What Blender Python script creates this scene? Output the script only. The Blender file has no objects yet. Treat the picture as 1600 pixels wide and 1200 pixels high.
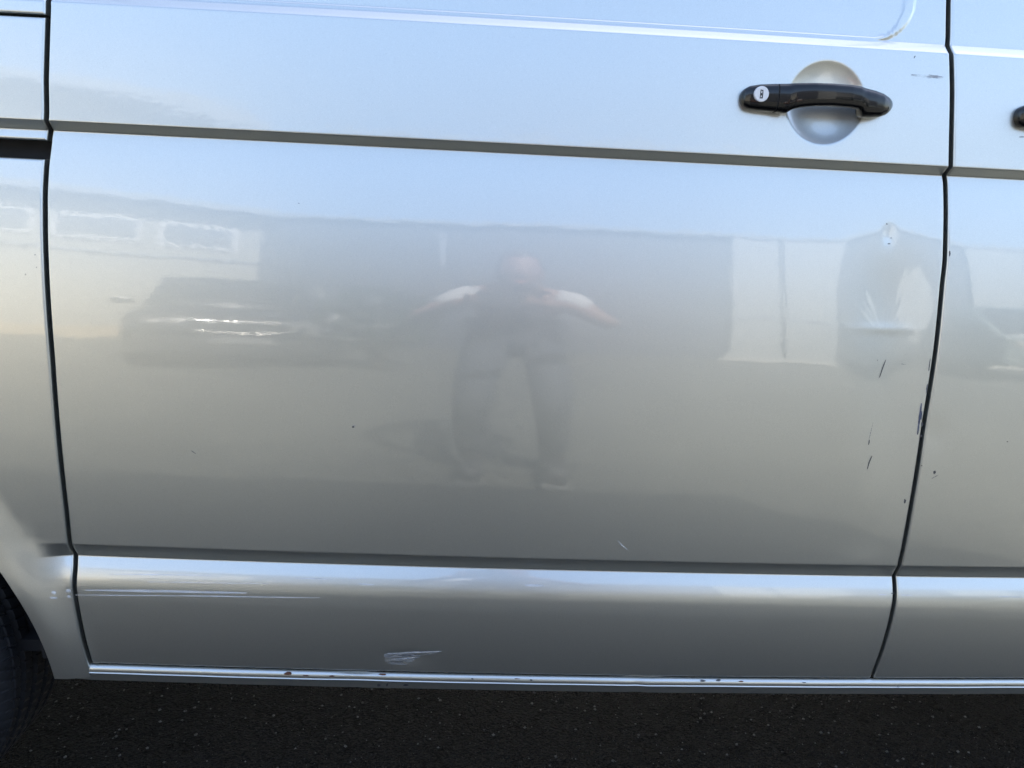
import bpy, bmesh, math, random
import numpy as np
from mathutils import Matrix, Vector
random.seed(7); np.random.seed(7)
rad = math.radians
SC = bpy.context.scene
COL = SC.collection

# ------------------------------------------------------------------ camera
FPX = 1156.0                      # focal length in pixels of the 1600 px wide photograph
PITCH = rad(13.0)
_ex = np.array([20400.0, -695.0, -FPX]); _ex /= np.linalg.norm(_ex)
_f = np.array([0, 0, -1.0])
_fp = _f - _ex * (_f @ _ex); _a = _fp / np.linalg.norm(_fp); _b = np.cross(_a, _ex)
if _b[1] < 0: _b = -_b
_t = math.asin(-math.sin(PITCH) / (_a @ _f))
_ez = math.cos(_t) * _b + math.sin(_t) * _a
_ey = np.cross(_ez, _ex)
ROT = np.array([_ex, _ey, _ez])   # world = ROT @ camera
CAM = np.array([0.0, -1.02, 1.07])
cd = bpy.data.cameras.new('camera'); cam = bpy.data.objects.new('camera', cd); COL.objects.link(cam)
cd.sensor_fit = 'HORIZONTAL'; cd.sensor_width = 36.0; cd.lens = 36.0 * FPX / 1600.0
cd.clip_start = 0.01; cd.clip_end = 2000
M4 = Matrix([[*ROT[i], CAM[i]] for i in range(3)] + [[0, 0, 0, 1]])
cam.matrix_world = M4
SC.camera = cam

# ------------------------------------------------------------------ light
SUN_EL, SUN_AZ = rad(48), rad(22)            # behind the van
w = bpy.data.worlds.new('World'); SC.world = w; w.use_nodes = True
nt = w.node_tree
sky = nt.nodes.new('ShaderNodeTexSky'); sky.sky_type = 'NISHITA'; sky.sun_disc = False
sky.sun_elevation = SUN_EL; sky.sun_rotation = SUN_AZ; sky.air_density = 1.0; sky.dust_density = 3.2; sky.ozone_density = 1.0
bg = nt.nodes['Background']; bg.inputs['Strength'].default_value = 0.15
nt.links.new(sky.outputs[0], bg.inputs['Color'])
sl = bpy.data.lights.new('sun', 'SUN'); sl.energy = 4.0; sl.angle = rad(0.53); sl.color = (1.0, 0.95, 0.88)
so = bpy.data.objects.new('sun', sl); COL.objects.link(so)
sd = Vector((math.sin(SUN_AZ) * math.cos(SUN_EL), math.cos(SUN_AZ) * math.cos(SUN_EL), math.sin(SUN_EL)))
so.rotation_euler = sd.to_track_quat('Z', 'Y').to_euler(); so.location = (3, 6, 9)
SC.view_settings.view_transform = 'Standard'; SC.view_settings.look = 'None'
SC.view_settings.gamma = 1.0; SC.view_settings.use_curve_mapping = False
SC.view_settings.exposure = 2.1
SC.render.engine = 'CYCLES'
SC.cycles.max_bounces = 8

# ------------------------------------------------------------------ van side profile: y = depth(x, z); outside is -y
def ray(px, py):
    d = ROT @ np.array([(px - 800.0), -(py - 600.0), -FPX]); return d / np.linalg.norm(d)

# (row at x = 800 px, elevation of the outward normal in degrees)
NT = [(-12, 7), (27.5, 7), (28.5, 44), (41.5, 44), (43, 6.5), (130, 5.6), (180, 5.4), (224, 6.0), (225, -56), (239.2, -56), (240.2, 11.8),
      (270, 10.8), (350, 9.2), (420, 7.7), (465, 6.1), (505, 4.5), (550, 2.7), (600, 1.2), (660, -0.2), (725, -1.7), (800, -2.8), (871.5, -3.5), (872.5, -27), (888, -27),
      (889.2, 28), (905, 26), (919, 20), (930, 8), (940, 1.5), (960, -1), (1055, -4.5)]
NR = [a for a, b in NT]; NV = [b for a, b in NT]
def trace(rows, nfun, y0):
    """march down the rows at column 800, returns z, y arrays"""
    D = ray(800, rows[0]); t = (y0 - CAM[1]) / D[1]; P = CAM + D * t
    zs = [P[2]]; ys = [P[1]]
    for r in rows[1:]:
        n = math.radians(nfun(r)); N = np.array([0, -math.cos(n), math.sin(n)])
        D = ray(800, r); t = ((P - CAM) @ N) / (D @ N); P = CAM + D * t
        zs.append(P[2]); ys.append(P[1])
    return np.array(zs), np.array(ys)
_rows = np.arange(-12, 1055.01, 0.1)
_nv = np.interp(_rows, NR, NV)
_k = np.exp(-0.5 * (np.arange(-20, 21) / 8.0) ** 2); _k /= _k.sum()
_nv = np.convolve(np.pad(_nv, 20, mode='edge'), _k, 'valid')
_z, _y = trace(_rows, lambda r: np.interp(r, _rows, _nv), 0.0)
_y = _y - np.interp(0.74, _z[::-1], _y[::-1])
_z2, _y2 = trace(_rows, lambda r: np.interp(r, _rows, _nv), -_y[0] * 0 + 0.0 + (_y[0]))
Z_T = _z2[::-1].copy(); Y_T = _y2[::-1].copy()
# carry the profile up to the roof and below the door
up_n = lambda z: np.interp(z, [1.31, 1.41, 1.80, 1.91, 1.95, 1.98, 1.998, 2.005], [7, 8, 15, 24, 42, 62, 80, 88])
zu = [Z_T[-1]]; yu = [Y_T[-1]]
while zu[-1] < 2.005 and yu[-1] < Y_T[-1] + 0.25:
    n = math.radians(float(up_n(zu[-1]))); s = 0.0006
    zu.append(zu[-1] + s * math.cos(n)); yu.append(yu[-1] + s * math.sin(n))
ZT = np.concatenate([[Z_T[0] - 0.3], Z_T, zu[1:]]); YT = np.concatenate([[Y_T[0] + 0.3 * math.tan(rad(4.5))], Y_T, yu[1:]])
Z_ROOF = ZT[-1]
def zrow(r): return float(np.interp(r, _rows, _z2))
# the same profile without the lower ledge (rear quarter, near the wheel arch)
_za, _zb = zrow(955), zrow(862)
_ya, _yb = np.interp(_za, ZT, YT), np.interp(_zb, ZT, YT)
X0P, RP = 0.35, 25.0
def plan(x): return ((x - X0P) ** 2 - (0.05 - X0P) ** 2) / (2 * RP)
def sstep(e0, e1, x):
    t = np.clip((x - e0) / (e1 - e0), 0, 1); return t * t * (3 - 2 * t)

def base0(x, z):
    return np.interp(z, ZT, YT) + plan(x)
def hit(px, py, fn=None, off=0.0):
    fn = fn or base0; D = ray(px, py); y = 0.0
    for _ in range(60):
        t = (y - CAM[1]) / D[1]; P = CAM + D * t; y = 0.3 * y + 0.7 * (float(fn(P[0], P[2])) - off)
    return P
G_L = [(78,-12),(76,0),(74,25),(71,125),(72,187),(77.5,205),(76,225),(72,256),(69.5,300),(70,375),(74.5,475),(81,560),(92,700),(103,800),(112.6,860),(117.5,872),(117,892),(115,917),(120,950),(131,1000),(143,1040),(147,1053)]
G_R = [(1483.5,-12),(1483,0),(1482,69),(1485,81),(1488,90),(1489,144),(1487,253),(1479,269),(1478,278),(1479,331),(1477.5,409),(1473.5,445),(1463,550),(1446.5,655),(1431,756),(1412,860),(1405,886),(1398,900),(1399,930),(1396.6,950),(1390,980),(1378,1020),(1364,1056)]
def edge(pts):
    q = sorted([(h[2], h[0]) for h in (hit(*p) for p in pts)])
    zz = np.array([a for a, b in q]); xx = np.array([b for a, b in q])
    zf = np.arange(0.2, 2.0, 0.002); xf = np.interp(zf, zz, xx)
    k = np.exp(-0.5 * (np.arange(-8, 9) / 3.0) ** 2); k /= k.sum()
    xs = np.convolve(np.pad(xf, 8, mode='edge'), k, 'valid')
    return lambda z: np.interp(z, zf, xs)
XL, XR = edge(G_L), edge(G_R)
# rear wheel arch circle through two traced points
ARR = 0.40
_p = [hit(0, 868), hit(91, 1062)]
_mx, _mz = (_p[0][0] + _p[1][0]) / 2, (_p[0][2] + _p[1][2]) / 2
_dx, _dz = _p[1][0] - _p[0][0], _p[1][2] - _p[0][2]
_h = math.sqrt(ARR ** 2 - (_dx ** 2 + _dz ** 2) / 4); _l = math.hypot(_dx, _dz)
ARX, ARZ = _mx + _dz / _l * _h, _mz - _dx / _l * _h

# ------------------------------------------------------------------ materials
def mat(name): 
    m = bpy.data.materials.new(name); m.use_nodes = True
    return m, m.node_tree, m.node_tree.nodes['Principled BSDF']
def pset(p, **k):
    names = dict(color='Base Color', rough='Roughness', metal='Metallic', coat='Coat Weight', coatr='Coat Roughness', coati='Coat IOR',
                 spec='Specular IOR Level', trans='Transmission Weight', ior='IOR', alpha='Alpha')
    for a, v in k.items():
        if a == 'color': v = (*v, 1.0)
        p.inputs[names[a]].default_value = v
def noise_node(nt, scale, detail=3, rough=0.5, coords='Object', stretch=None):
    tc = nt.nodes.new('ShaderNodeTexCoord'); n = nt.nodes.new('ShaderNodeTexNoise')
    n.inputs['Scale'].default_value = scale; n.inputs['Detail'].default_value = detail; n.inputs['Roughness'].default_value = rough
    if stretch:
        mp = nt.nodes.new('ShaderNodeMapping'); mp.inputs['Scale'].default_value = stretch
        nt.links.new(tc.outputs[coords], mp.inputs[0]); nt.links.new(mp.outputs[0], n.inputs['Vector'])
    else: nt.links.new(tc.outputs[coords], n.inputs['Vector'])
    return n
def ramp(nt, src, stops):
    r = nt.nodes.new('ShaderNodeValToRGB'); e = r.color_ramp.elements
    while len(e) < len(stops): e.new(0.5)
    for i, (p, c) in enumerate(stops):
        e[i].position = p; e[i].color = (*c, 1) if len(c) == 3 else c
    nt.links.new(src, r.inputs[0]); return r
def simple(name, color, rough=0.5, metal=0.0, var=0.15, scale=8.0, bump=0.0, bscale=60.0, **k):
    m, nt, p = mat(name); pset(p, color=color, rough=rough, metal=metal, **k)
    n = noise_node(nt, scale, 5, 0.6)
    r = ramp(nt, n.outputs['Fac'], [(0.3, tuple(c * (1 - var) for c in color)), (0.7, tuple(min(1, c * (1 + var)) for c in color))])
    nt.links.new(r.outputs[0], p.inputs['Base Color'])
    if bump:
        b = noise_node(nt, bscale, 6, 0.6); bn = nt.nodes.new('ShaderNodeBump'); bn.inputs['Strength'].default_value = bump
        bn.inputs['Distance'].default_value = 0.01; nt.links.new(b.outputs['Fac'], bn.inputs['Height']); nt.links.new(bn.outputs[0], p.inputs['Normal'])
    return m

def paint_material():
    m, nt, p = mat('silver_paint')
    pset(p, color=(0.56, 0.56, 0.54), metal=0.95, rough=0.38, coat=1.0, coatr=0.012, coati=1.68)
    fl = noise_node(nt, 1500, 1); big = noise_node(nt, 3.0, 4)
    mx = nt.nodes.new('ShaderNodeMix'); mx.data_type = 'RGBA'; mx.inputs[0].default_value = 0.15
    r1 = ramp(nt, fl.outputs['Fac'], [(0.25, (0.53, 0.54, 0.505)), (0.75, (0.67, 0.68, 0.64))])
    r2 = ramp(nt, big.outputs['Fac'], [(0.3, (0.56, 0.57, 0.53)), (0.7, (0.64, 0.65, 0.61))])
    nt.links.new(r1.outputs[0], mx.inputs[6]); nt.links.new(r2.outputs[0], mx.inputs[7])
    # road film: fine dust, more of it low on the body, dulls the clear coat a touch
    dust = noise_node(nt, 9, 8, 0.65, stretch=(1, 1, 2.2))
    spots = noise_node(nt, 260, 2, 0.5)
    rs = ramp(nt, spots.outputs['Fac'], [(0.73, (0, 0, 0)), (0.78, (1, 1, 1))])
    mx2 = nt.nodes.new('ShaderNodeMix'); mx2.data_type = 'RGBA'
    fac = nt.nodes.new('ShaderNodeMath'); fac.operation = 'MULTIPLY'; fac.inputs[1].default_value = 0.22
    nt.links.new(rs.outputs[0], fac.inputs[0]); nt.links.new(fac.outputs[0], mx2.inputs[0])
    nt.links.new(mx.outputs[2], mx2.inputs[6]); mx2.inputs[7].default_value = (0.40, 0.39, 0.36, 1)
    nt.links.new(mx2.outputs[2], p.inputs['Base Color'])
    rr = nt.nodes.new('ShaderNodeMapRange'); rr.inputs['From Min'].default_value = 0.35; rr.inputs['From Max'].default_value = 0.75
    rr.inputs['To Min'].default_value = 0.006; rr.inputs['To Max'].default_value = 0.03
    nt.links.new(dust.outputs['Fac'], rr.inputs[0]); nt.links.new(rr.outputs[0], p.inputs['Coat Roughness'])
    # orange peel in the clear coat
    op = noise_node(nt, 170, 2, 0.4); b = nt.nodes.new('ShaderNodeBump'); b.inputs['Strength'].default_value = 0.05; b.inputs['Distance'].default_value = 0.0006
    nt.links.new(op.outputs['Fac'], b.inputs['Height']); nt.links.new(b.outputs[0], p.inputs['Coat Normal'])
    return m
PAINT = paint_material()
BLACK_PLASTIC = simple('gloss_black_plastic', (0.004, 0.004, 0.0045), 0.13, var=0.1, spec=0.5)
RUBBER = simple('black_rubber', (0.012, 0.012, 0.012), 0.7, var=0.3)
DARK = simple('dark_cavity_wax', (0.008, 0.008, 0.009), 0.85, var=0.3)
LOCKM = simple('lock_metal', (0.72, 0.73, 0.75), 0.35, metal=0.3, var=0.05)
GLASS = simple('tinted_glass', (0.01, 0.012, 0.014), 0.03, var=0.0)
CHROME = simple('chrome', (0.8, 0.8, 0.8), 0.08, metal=1.0, var=0.0)
SCR_DARK = simple('scratch_primer', (0.075, 0.075, 0.08), 0.6, var=0.5, scale=200)
SCR_BLUE = simple('scratch_blue', (0.07, 0.08, 0.12), 0.6, var=0.5, scale=200)
RUST = simple('rust', (0.09, 0.035, 0.018), 0.9, var=0.6, scale=300)
def scuff_material(name, col, lo, hi, sx, sz):
    m, nt, p = mat(name); pset(p, color=col, rough=0.6, metal=0.2)
    n = noise_node(nt, 1.0, 6, 0.7, stretch=(sx, 1, sz))
    r = ramp(nt, n.outputs['Fac'], [(lo, (0, 0, 0)), (hi, (1, 1, 1))])
    nt.links.new(r.outputs[0], p.inputs['Alpha']); return m
SCUFF = scuff_material('scuffed_clearcoat', (0.36, 0.37, 0.39), 0.49, 0.57, 38, 620)
STREAK = scuff_material('pale_streak', (0.85, 0.87, 0.9), 0.3, 0.62, 20, 1500)
SMUDGE = scuff_material('grey_smudge', (0.30, 0.32, 0.35), 0.35, 0.75, 60, 400)

# ------------------------------------------------------------------ object helpers
def link(name, me, m=None, parent=None, **props):
    o = bpy.data.objects.new(name, me); COL.objects.link(o)
    if m is not None and me is not None:
        for mm in (m if isinstance(m, (list, tuple)) else [m]): me.materials.append(mm)
    if parent is not None: o.parent = parent
    for k, v in props.items(): o[k] = v
    return o
def thing(name, label, cat, loc=(0, 0, 0), rz=0, group=None):
    o = bpy.data.objects.new(name, None); COL.objects.link(o); o.location = loc; o.rotation_euler = (0, 0, rz)
    o.empty_display_size = 0.2; o['label'] = label; o['category'] = cat
    if group: o['group'] = group
    return o
def pymesh(name, V, Fc, m, parent=None, smooth=False, **props):
    me = bpy.data.meshes.new(name); me.from_pydata([tuple(map(float, v)) for v in V], [], [tuple(map(int, f)) for f in Fc]); me.update()
    if smooth: me.polygons.foreach_set('use_smooth', [True] * len(me.polygons))
    return link(name, me, m, parent, **props)
def bm_obj(name, bm, m, parent=None, smooth=False, **props):
    me = bpy.data.meshes.new(name); bmesh.ops.recalc_face_normals(bm, faces=bm.faces); bm.to_mesh(me); bm.free()
    if smooth: me.polygons.foreach_set('use_smooth', [True] * len(me.polygons))
    return link(name, me, m, parent, **props)
def box(bm, x0, x1, y0, y1, z0, z1, bev=0.0):
    r = bmesh.ops.create_cube(bm, size=1.0); vs = r['verts']
    for v in vs: v.co = Vector(((x0 + x1) / 2 + v.co.x * (x1 - x0), (y0 + y1) / 2 + v.co.y * (y1 - y0), (z0 + z1) / 2 + v.co.z * (z1 - z0)))
    if bev:
        es = list({e for v in vs for e in v.link_edges}); bmesh.ops.bevel(bm, geom=es, offset=bev, segments=2, affect='EDGES', profile=0.5)
def boxobj(name, x0, x1, y0, y1, z0, z1, m, parent=None, bev=0.0, **props):
    bm = bmesh.new(); box(bm, x0, x1, y0, y1, z0, z1, bev); return bm_obj(name, bm, m, parent, **props)
def tube(bm, pts, rad_, seg=8):
    rings = []
    for i, p in enumerate(pts):
        p = Vector(p); d = (Vector(pts[min(i + 1, len(pts) - 1)]) - Vector(pts[max(i - 1, 0)])).normalized()
        u = d.orthogonal().normalized(); v = d.cross(u); r = rad_[i] if isinstance(rad_, (list, tuple)) else rad_
        rings.append([bm.verts.new(p + (u * math.cos(2 * math.pi * k / seg) + v * math.sin(2 * math.pi * k / seg)) * r) for k in range(seg)])
    for a, b in zip(rings, rings[1:]):
        # match the ring phase
        best = min(range(seg), key=lambda s: sum((a[k].co - b[(k + s) % seg].co).length for k in range(seg)))
        for k in range(seg): bm.faces.new((a[k], a[(k + 1) % seg], b[(k + 1 + best) % seg], b[(k + best) % seg]))
    bm.faces.new(rings[0][::-1]); bm.faces.new(rings[-1])

# ------------------------------------------------------------------ the van's surface with pressings, recess, dents
BW = hit(1290, 161); BR = 0.0545
SR = hit(1433, 0)[0]; SB = hit(1200, 56)[2]
FADE0, FADE1 = hit(58, 885)[0], hit(114, 885)[0]
def g2(x, z, c, sx, sz, rot=0.0):
    dx, dz = x - c[0], z - c[2]; cr, sr = math.cos(rot), math.sin(rot)
    a, b = dx * cr + dz * sr, -dx * sr + dz * cr
    return np.exp(-0.5 * ((a / sx) ** 2 + (b / sz) ** 2))
D1, D2, D3 = hit(1392, 468), hit(1389, 369), hit(1382, 514)
D4, D5, D6 = hit(1400, 620), hit(1462, 680), hit(1345, 878)
D7, D8 = hit(1340, 640), hit(640, 1028)
def F(x, z):
    x = np.asarray(x, float); z = np.asarray(z, float)
    b = np.interp(z, ZT, YT)
    wq = 1 - sstep(FADE0, FADE1, x)
    u = np.clip((z - _za) / (_zb - _za), 0, 1); L = _zb - _za   # cubic through both ends, tangents kept
    ma, mb = math.tan(rad(-1.0)) * L, math.tan(rad(-3.4)) * L
    lin = (2*u**3 - 3*u**2 + 1) * _ya + (u**3 - 2*u**2 + u) * ma + (3*u**2 - 2*u**3) * _yb + (u**3 - u**2) * mb
    inside = (z > _za) & (z < _zb)
    b = np.where(inside, b * (1 - wq) + lin * wq, b)
    y = b + plan(x)
    # flare round the rear wheel arch
    s = np.hypot(x - ARX, z - ARZ) - ARR
    y = y - 0.010 * (1 - sstep(0.012, 0.075, s)) * (x < FADE1 + .1)
    # pressed outline of the blanked window
    hx, hz = (SR + 0.53) / 2, (1.78 - SB) / 2; cx, cz = (SR - 0.53) / 2, (1.78 + SB) / 2; rc = 0.06
    qx, qz = np.abs(x - cx) - hx + rc, np.abs(z - cz) - hz + rc
    sd = np.hypot(np.maximum(qx, 0), np.maximum(qz, 0)) + np.minimum(np.maximum(qx, qz), 0) - rc
    side = sstep(-0.035, 0.03, qx - qz); wi = 0.0085 + 0.0095 * side
    y = y - 0.0017 * sstep(0, 1, (sd + wi) / 0.0032) * (1 - sstep(-0.0045, 0.0, sd))
    # recess behind the door handle
    d2 = ((x - BW[0]) ** 2 + (z - BW[2]) ** 2) / BR ** 2
    g = 0.0088 * (1 - d2 ** 2); y = y + 0.5 * (g + np.sqrt(g * g + 0.0007 ** 2)) * (np.abs(g) < 0.3)
    # collision damage at the front edge of the sliding door
    y = y + 0.0028 * g2(x, z, D1, 0.042, 0.044) * (1 + 0.005 * np.sin(26 * np.arctan2(x - D1[0], z - D1[2] + .06)) + 0.004 * np.sin(43 * np.arctan2(x - D1[0], z - D1[2] + .06) + 1)) + 0.0007 * g2(x, z, D2, 0.006, 0.009) - 0.0006 * g2(x, z, D3, 0.028, 0.0050)
    y = y + 0.0026 * g2(x, z, D4, 0.034, 0.11, 0.16) - 0.0010 * g2(x, z, D7, 0.03, 0.10, 0.16)
    y = y + 0.0011 * g2(x, z, D5, 0.012, 0.018) - 0.0007 * g2(x, z, D6, 0.025, 0.014) + 0.0012 * g2(x, z, D8, 0.02, 0.008)
    # sheet metal is never quite flat
    y = y + 3e-5 * np.sin(x * 31 + 1.3 * np.sin(z * 17)) + 1.8e-5 * np.sin(z * 43 + 2 * np.sin(x * 11)) + 6e-6 * np.sin(x * 97 + z * 60) + 5e-6 * np.sin(z * 150 + 3 * np.sin(x * 23))
    return y
def hitF(px, py, off=0.0): return hit(px, py, lambda x, z: F(x, z), off)

def spaced(a, b, fine):
    """samples from a to b; fine = list of (lo, hi, step); default step 5 mm in view"""
    out = [a]; 
    while out[-1] < b - 1e-6:
        p = out[-1]; s = 0.0045
        if p > 1.36 and b > 1.5: s = 0.02
        for lo, hi, st in fine:
            if lo - 0.004 <= p <= hi: s = min(s, st)
        out.append(min(b, p + s))
    return np.array(out)
ZF = [(zrow(48), zrow(22), 0.0009), (zrow(245), zrow(219), 0.0007), (zrow(935), zrow(866), 0.0009), (zrow(960), zrow(935), 0.002)]
EO = np.array([0, .0002, .0005, .0009, .0014, .002, .0027, .004, .006])
def grid(xl, xr, z0, z1, edges, zfine=ZF, xfine=(), r=0.003, flange=0.022, offs=0.0, step=None, fn=F):
    """one panel: returns verts, faces, normals. edges = set of 'l r b t' that are rolled"""
    zi = spaced(z0 + .006, z1 - .006, zfine) if step is None else np.linspace(z0 + .006, z1 - .006, max(2, int((z1 - z0) / step)))
    zs = np.concatenate([z0 + EO[:-1], zi, z1 - EO[::-1][1:]]) if edges & {'b', 't'} else np.linspace(z0, z1, 2) if False else np.concatenate([[z0], zi, [z1]])
    zm = (z0 + z1) / 2; xa, xb = float(np.max(xl(zs))), float(np.min(xr(zs)))
    xi = spaced(xa + .006, xb - .006, xfine) if step is None else np.linspace(xa + .006, xb - .006, max(2, int((xb - xa) / step)))
    u = (xi - xi[0]) / (xi[-1] - xi[0])
    XLz, XRz = xl(zs)[:, None], xr(zs)[:, None]
    X = np.concatenate([XLz + EO[None, :-1], XLz + .006 + u[None, :] * (XRz - XLz - .012), XRz - EO[::-1][None, 1:]], 1)
    Z = np.repeat(zs[:, None], X.shape[1], 1)
    big = np.full_like(X, 9.0)
    tl = X - XLz if 'l' in edges else big; tr = XRz - X if 'r' in edges else big
    tb = Z - z0 if 'b' in edges else big; tt = z1 - Z if 't' in edges else big
    T = np.stack([tl, tr, tb, tt]); k = T.argmin(0); t = T.min(0)
    h = 3e-4
    Y = fn(X, Z); gx = (fn(X + h, Z) - fn(X - h, Z)) / (2 * h); gz = (fn(X, Z + h) - fn(X, Z - h)) / (2 * h)
    N = np.stack([gx, -np.ones_like(gx), gz], -1); N /= np.linalg.norm(N, axis=-1, keepdims=True)
    q = np.clip((r - t) / r, 0, 1); Y = Y + offs + r - np.sqrt(np.maximum(r * r - (r * q) ** 2, 0))
    E = np.array([[-1, 0, 0], [1, 0, 0], [0, 0, -1], [0, 0, 1]], float)[k]
    N = np.where((q > 0)[..., None], N * np.sqrt(1 - q * q)[..., None] + E * q[..., None], N)
    P = np.stack([X, Y, Z], -1)
    def pad(A, side):
        if side == 'l': return np.concatenate([A[:, :1], A], 1)
        if side == 'r': return np.concatenate([A, A[:, -1:]], 1)
        if side == 'b': return np.concatenate([A[:1], A], 0)
        return np.concatenate([A, A[-1:]], 0)
    for sname, sl_ in (('l', np.s_[:, 0]), ('r', np.s_[:, -1]), ('b', np.s_[0]), ('t', np.s_[-1])):
        if sname in edges and flange:
            P = pad(P, sname); N = pad(N, sname); P[sl_][..., 1] = P[sl_][..., 1] + flange
    nr, nc = P.shape[:2]; idx = np.arange(nr * nc).reshape(nr, nc)
    Fc = np.stack([idx[:-1, :-1], idx[:-1, 1:], idx[1:, 1:], idx[1:, :-1]], -1).reshape(-1, 4)
    return P.reshape(-1, 3), Fc, N.reshape(-1, 3)
def surf(name, parts, m, parent, flip=False, **props):
    V = []; Fc = []; N = []; o = 0
    for v, f, n in parts: V.append(v); Fc.append(f + o); N.append(n); o += len(v)
    V = np.concatenate(V); Fc = np.concatenate(Fc); N = np.concatenate(N)
    if flip: V = V * [1, -1, 1] + [0, 1.90, 0]; N = N * [1, -1, 1]; Fc = Fc[:, ::-1]
    me = bpy.data.meshes.new(name); me.vertices.add(len(V)); me.vertices.foreach_set('co', V.ravel())
    me.loops.add(Fc.size); me.loops.foreach_set('vertex_index', np.ascontiguousarray(Fc).ravel().astype(np.int32))
    me.polygons.add(len(Fc)); me.polygons.foreach_set('loop_start', np.arange(0, Fc.size, 4, dtype=np.int32))
    me.update(calc_edges=True); me.polygons.foreach_set('use_smooth', np.ones(len(Fc), bool))
    me.validate()
    if len(me.vertices) == len(N): me.normals_split_custom_set_from_vertices([tuple(n) for n in N])
    return link(name, me, m, parent, **props)

VAN = thing('van', 'silver panel van with scratched and dented sliding door, photographed from the side', 'van', (0, 0, 0))
GAP = 0.0031
ZB = zrow(1053.2); ZTOPD = 1.89
xL, xR = (lambda z: XL(z)), (lambda z: XR(z))
XW = [(BW[0] - BR - .004, BW[0] + BR + .004, 0.0014), (0.50, 0.70, 0.0022)]
ZW = ZF + [(BW[2] - BR - .004, BW[2] + BR + .004, 0.0014), (0.76, 1.06, 0.0025)]
DOOR = surf('sliding_door', [grid(lambda z: xL(z) + GAP, lambda z: xR(z) - GAP, ZB, ZTOPD, {'l', 'r', 'b', 't'}, ZW, XW)], PAINT, VAN,
            label='silver sliding door with a dent and dark scratches near its front edge')
FD = surf('front_door', [grid(lambda z: xR(z) + GAP, lambda z: np.full_like(z, 1.62), ZB, 1.42, {'l', 'r', 'b'}, ZF + [(0.72, 0.80, 0.002)], [(0.6, 0.76, 0.003)])], PAINT, VAN)
surf('window_surround', [grid(lambda z: xR(z) + GAP, lambda z: xR(z) + .09, 1.42, ZTOPD, {'l', 't'}, step=0.01),
                  grid(lambda z: xR(z) + .09, lambda z: np.full_like(z, 1.62), 1.83, ZTOPD, {'r', 't'}, step=0.02)], PAINT, VAN)
surf('side_window', [grid(lambda z: xR(z) + .09, lambda z: np.full_like(z, 1.62), 1.42, 1.83, set(), step=0.03, offs=0.006)], GLASS, VAN)
# rear quarter: above the seam, between seam and rail slot, below the slot
ZS1 = hitF(40, 23)[2]; ZS2 = hitF(35, 217.5)[2]; ZS3 = hitF(35, 247)[2]
XREAR = -2.30
cst = lambda c: (lambda z: np.full_like(z, c))
surf('upper_quarter_panel', [grid(cst(XREAR), lambda z: xL(z) - GAP, ZS1 + .0018, ZTOPD, {'r', 'b'}, ZF, [(-.7, -.58, .003)])], PAINT, VAN)
surf('middle_quarter_panel', [grid(cst(XREAR), lambda z: xL(z) - GAP, ZS2, ZS1 - .0018, {'r', 'b', 't'}, ZF, [(-.7, -.58, .003)])], PAINT, VAN)
def arch_hw(z):
    return np.sqrt(np.maximum(ARR ** 2 - (z - ARZ) ** 2, 0))
ATOP = ARZ + ARR; ZQ0 = hitF(100, 1061)[2]
def lowfn(x, z): return F(x, z)
q = [grid(lambda z: ARX + arch_hw(z), lambda z: xL(z) - GAP, ZQ0, ATOP - .0005, {'l', 'r'}, ZF + [(ATOP - .02, ATOP, .001)], [(-.75, -.58, .003)]),
     grid(cst(XREAR), lambda z: ARX - arch_hw(z), ZQ0, ATOP - .0005, {'r'}, step=0.01),
     grid(cst(XREAR), lambda z: xL(z) - GAP, ATOP - .0005, ZS3, {'r', 't'}, ZF, [(-.7, -.58, .003)])]
QP = surf('rear_quarter_panel', q, PAINT, VAN)
# sliding rail in its slot
boxobj('door_rail', XREAR + .15, -0.60, 0.034 + float(F(-.7, ZS3)), 0.040 + float(F(-.7, ZS3)), ZS3 - .02, ZS2 + .02, DARK, VAN)
bm = bmesh.new(); box(bm, XREAR + .15, -0.60, float(F(-.9, ZS3)) + .020, float(F(-.9, ZS3)) + .034, ZS3 - .004, ZS3 + .004, .001); bm_obj('rail_lip', bm, RUBBER, VAN)
# sill below the door
NS = [(1053.2, 78), (1055.5, 62), (1059, 42), (1062.5, 12), (1065, -2), (1066.8, -2), (1067.1, 52), (1068.2, 52), (1068.6, -12), (1078.5, -10)]
_sr = np.arange(1053.2, 1078.5, 0.25)
_sz, _sy = trace(_sr, lambda r: np.interp(r, [a for a, b in NS], [b for a, b in NS]), float(np.interp(ZB, ZT, YT)) + 0.006)
_sz, _sy = _sz[::-1], _sy[::-1]
SL0 = hitF(92, 1066)[0]
def sill_fn(x, z):
    y = np.interp(z - 0.0008 * np.exp(-((x + .15) / .05) ** 2) + 0.0007 * np.exp(-((x - .29) / .03) ** 2), _sz, _sy) + plan(x)
    y = y + 2.5e-4 * np.sin(x * 41) * np.sin(x * 13) + 0.0022 * np.exp(-((x + .16) / .035) ** 2) * sstep(_sz[-30], _sz[-12], z) + 0.0012 * np.exp(-((x - .28) / .012) ** 2)
    fade = sstep(SL0, SL0 + 0.05, x)
    return y * fade + (1 - fade) * np.maximum(y, float(np.interp(ZB, ZT, YT)) + .0035 + plan(x))
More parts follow.
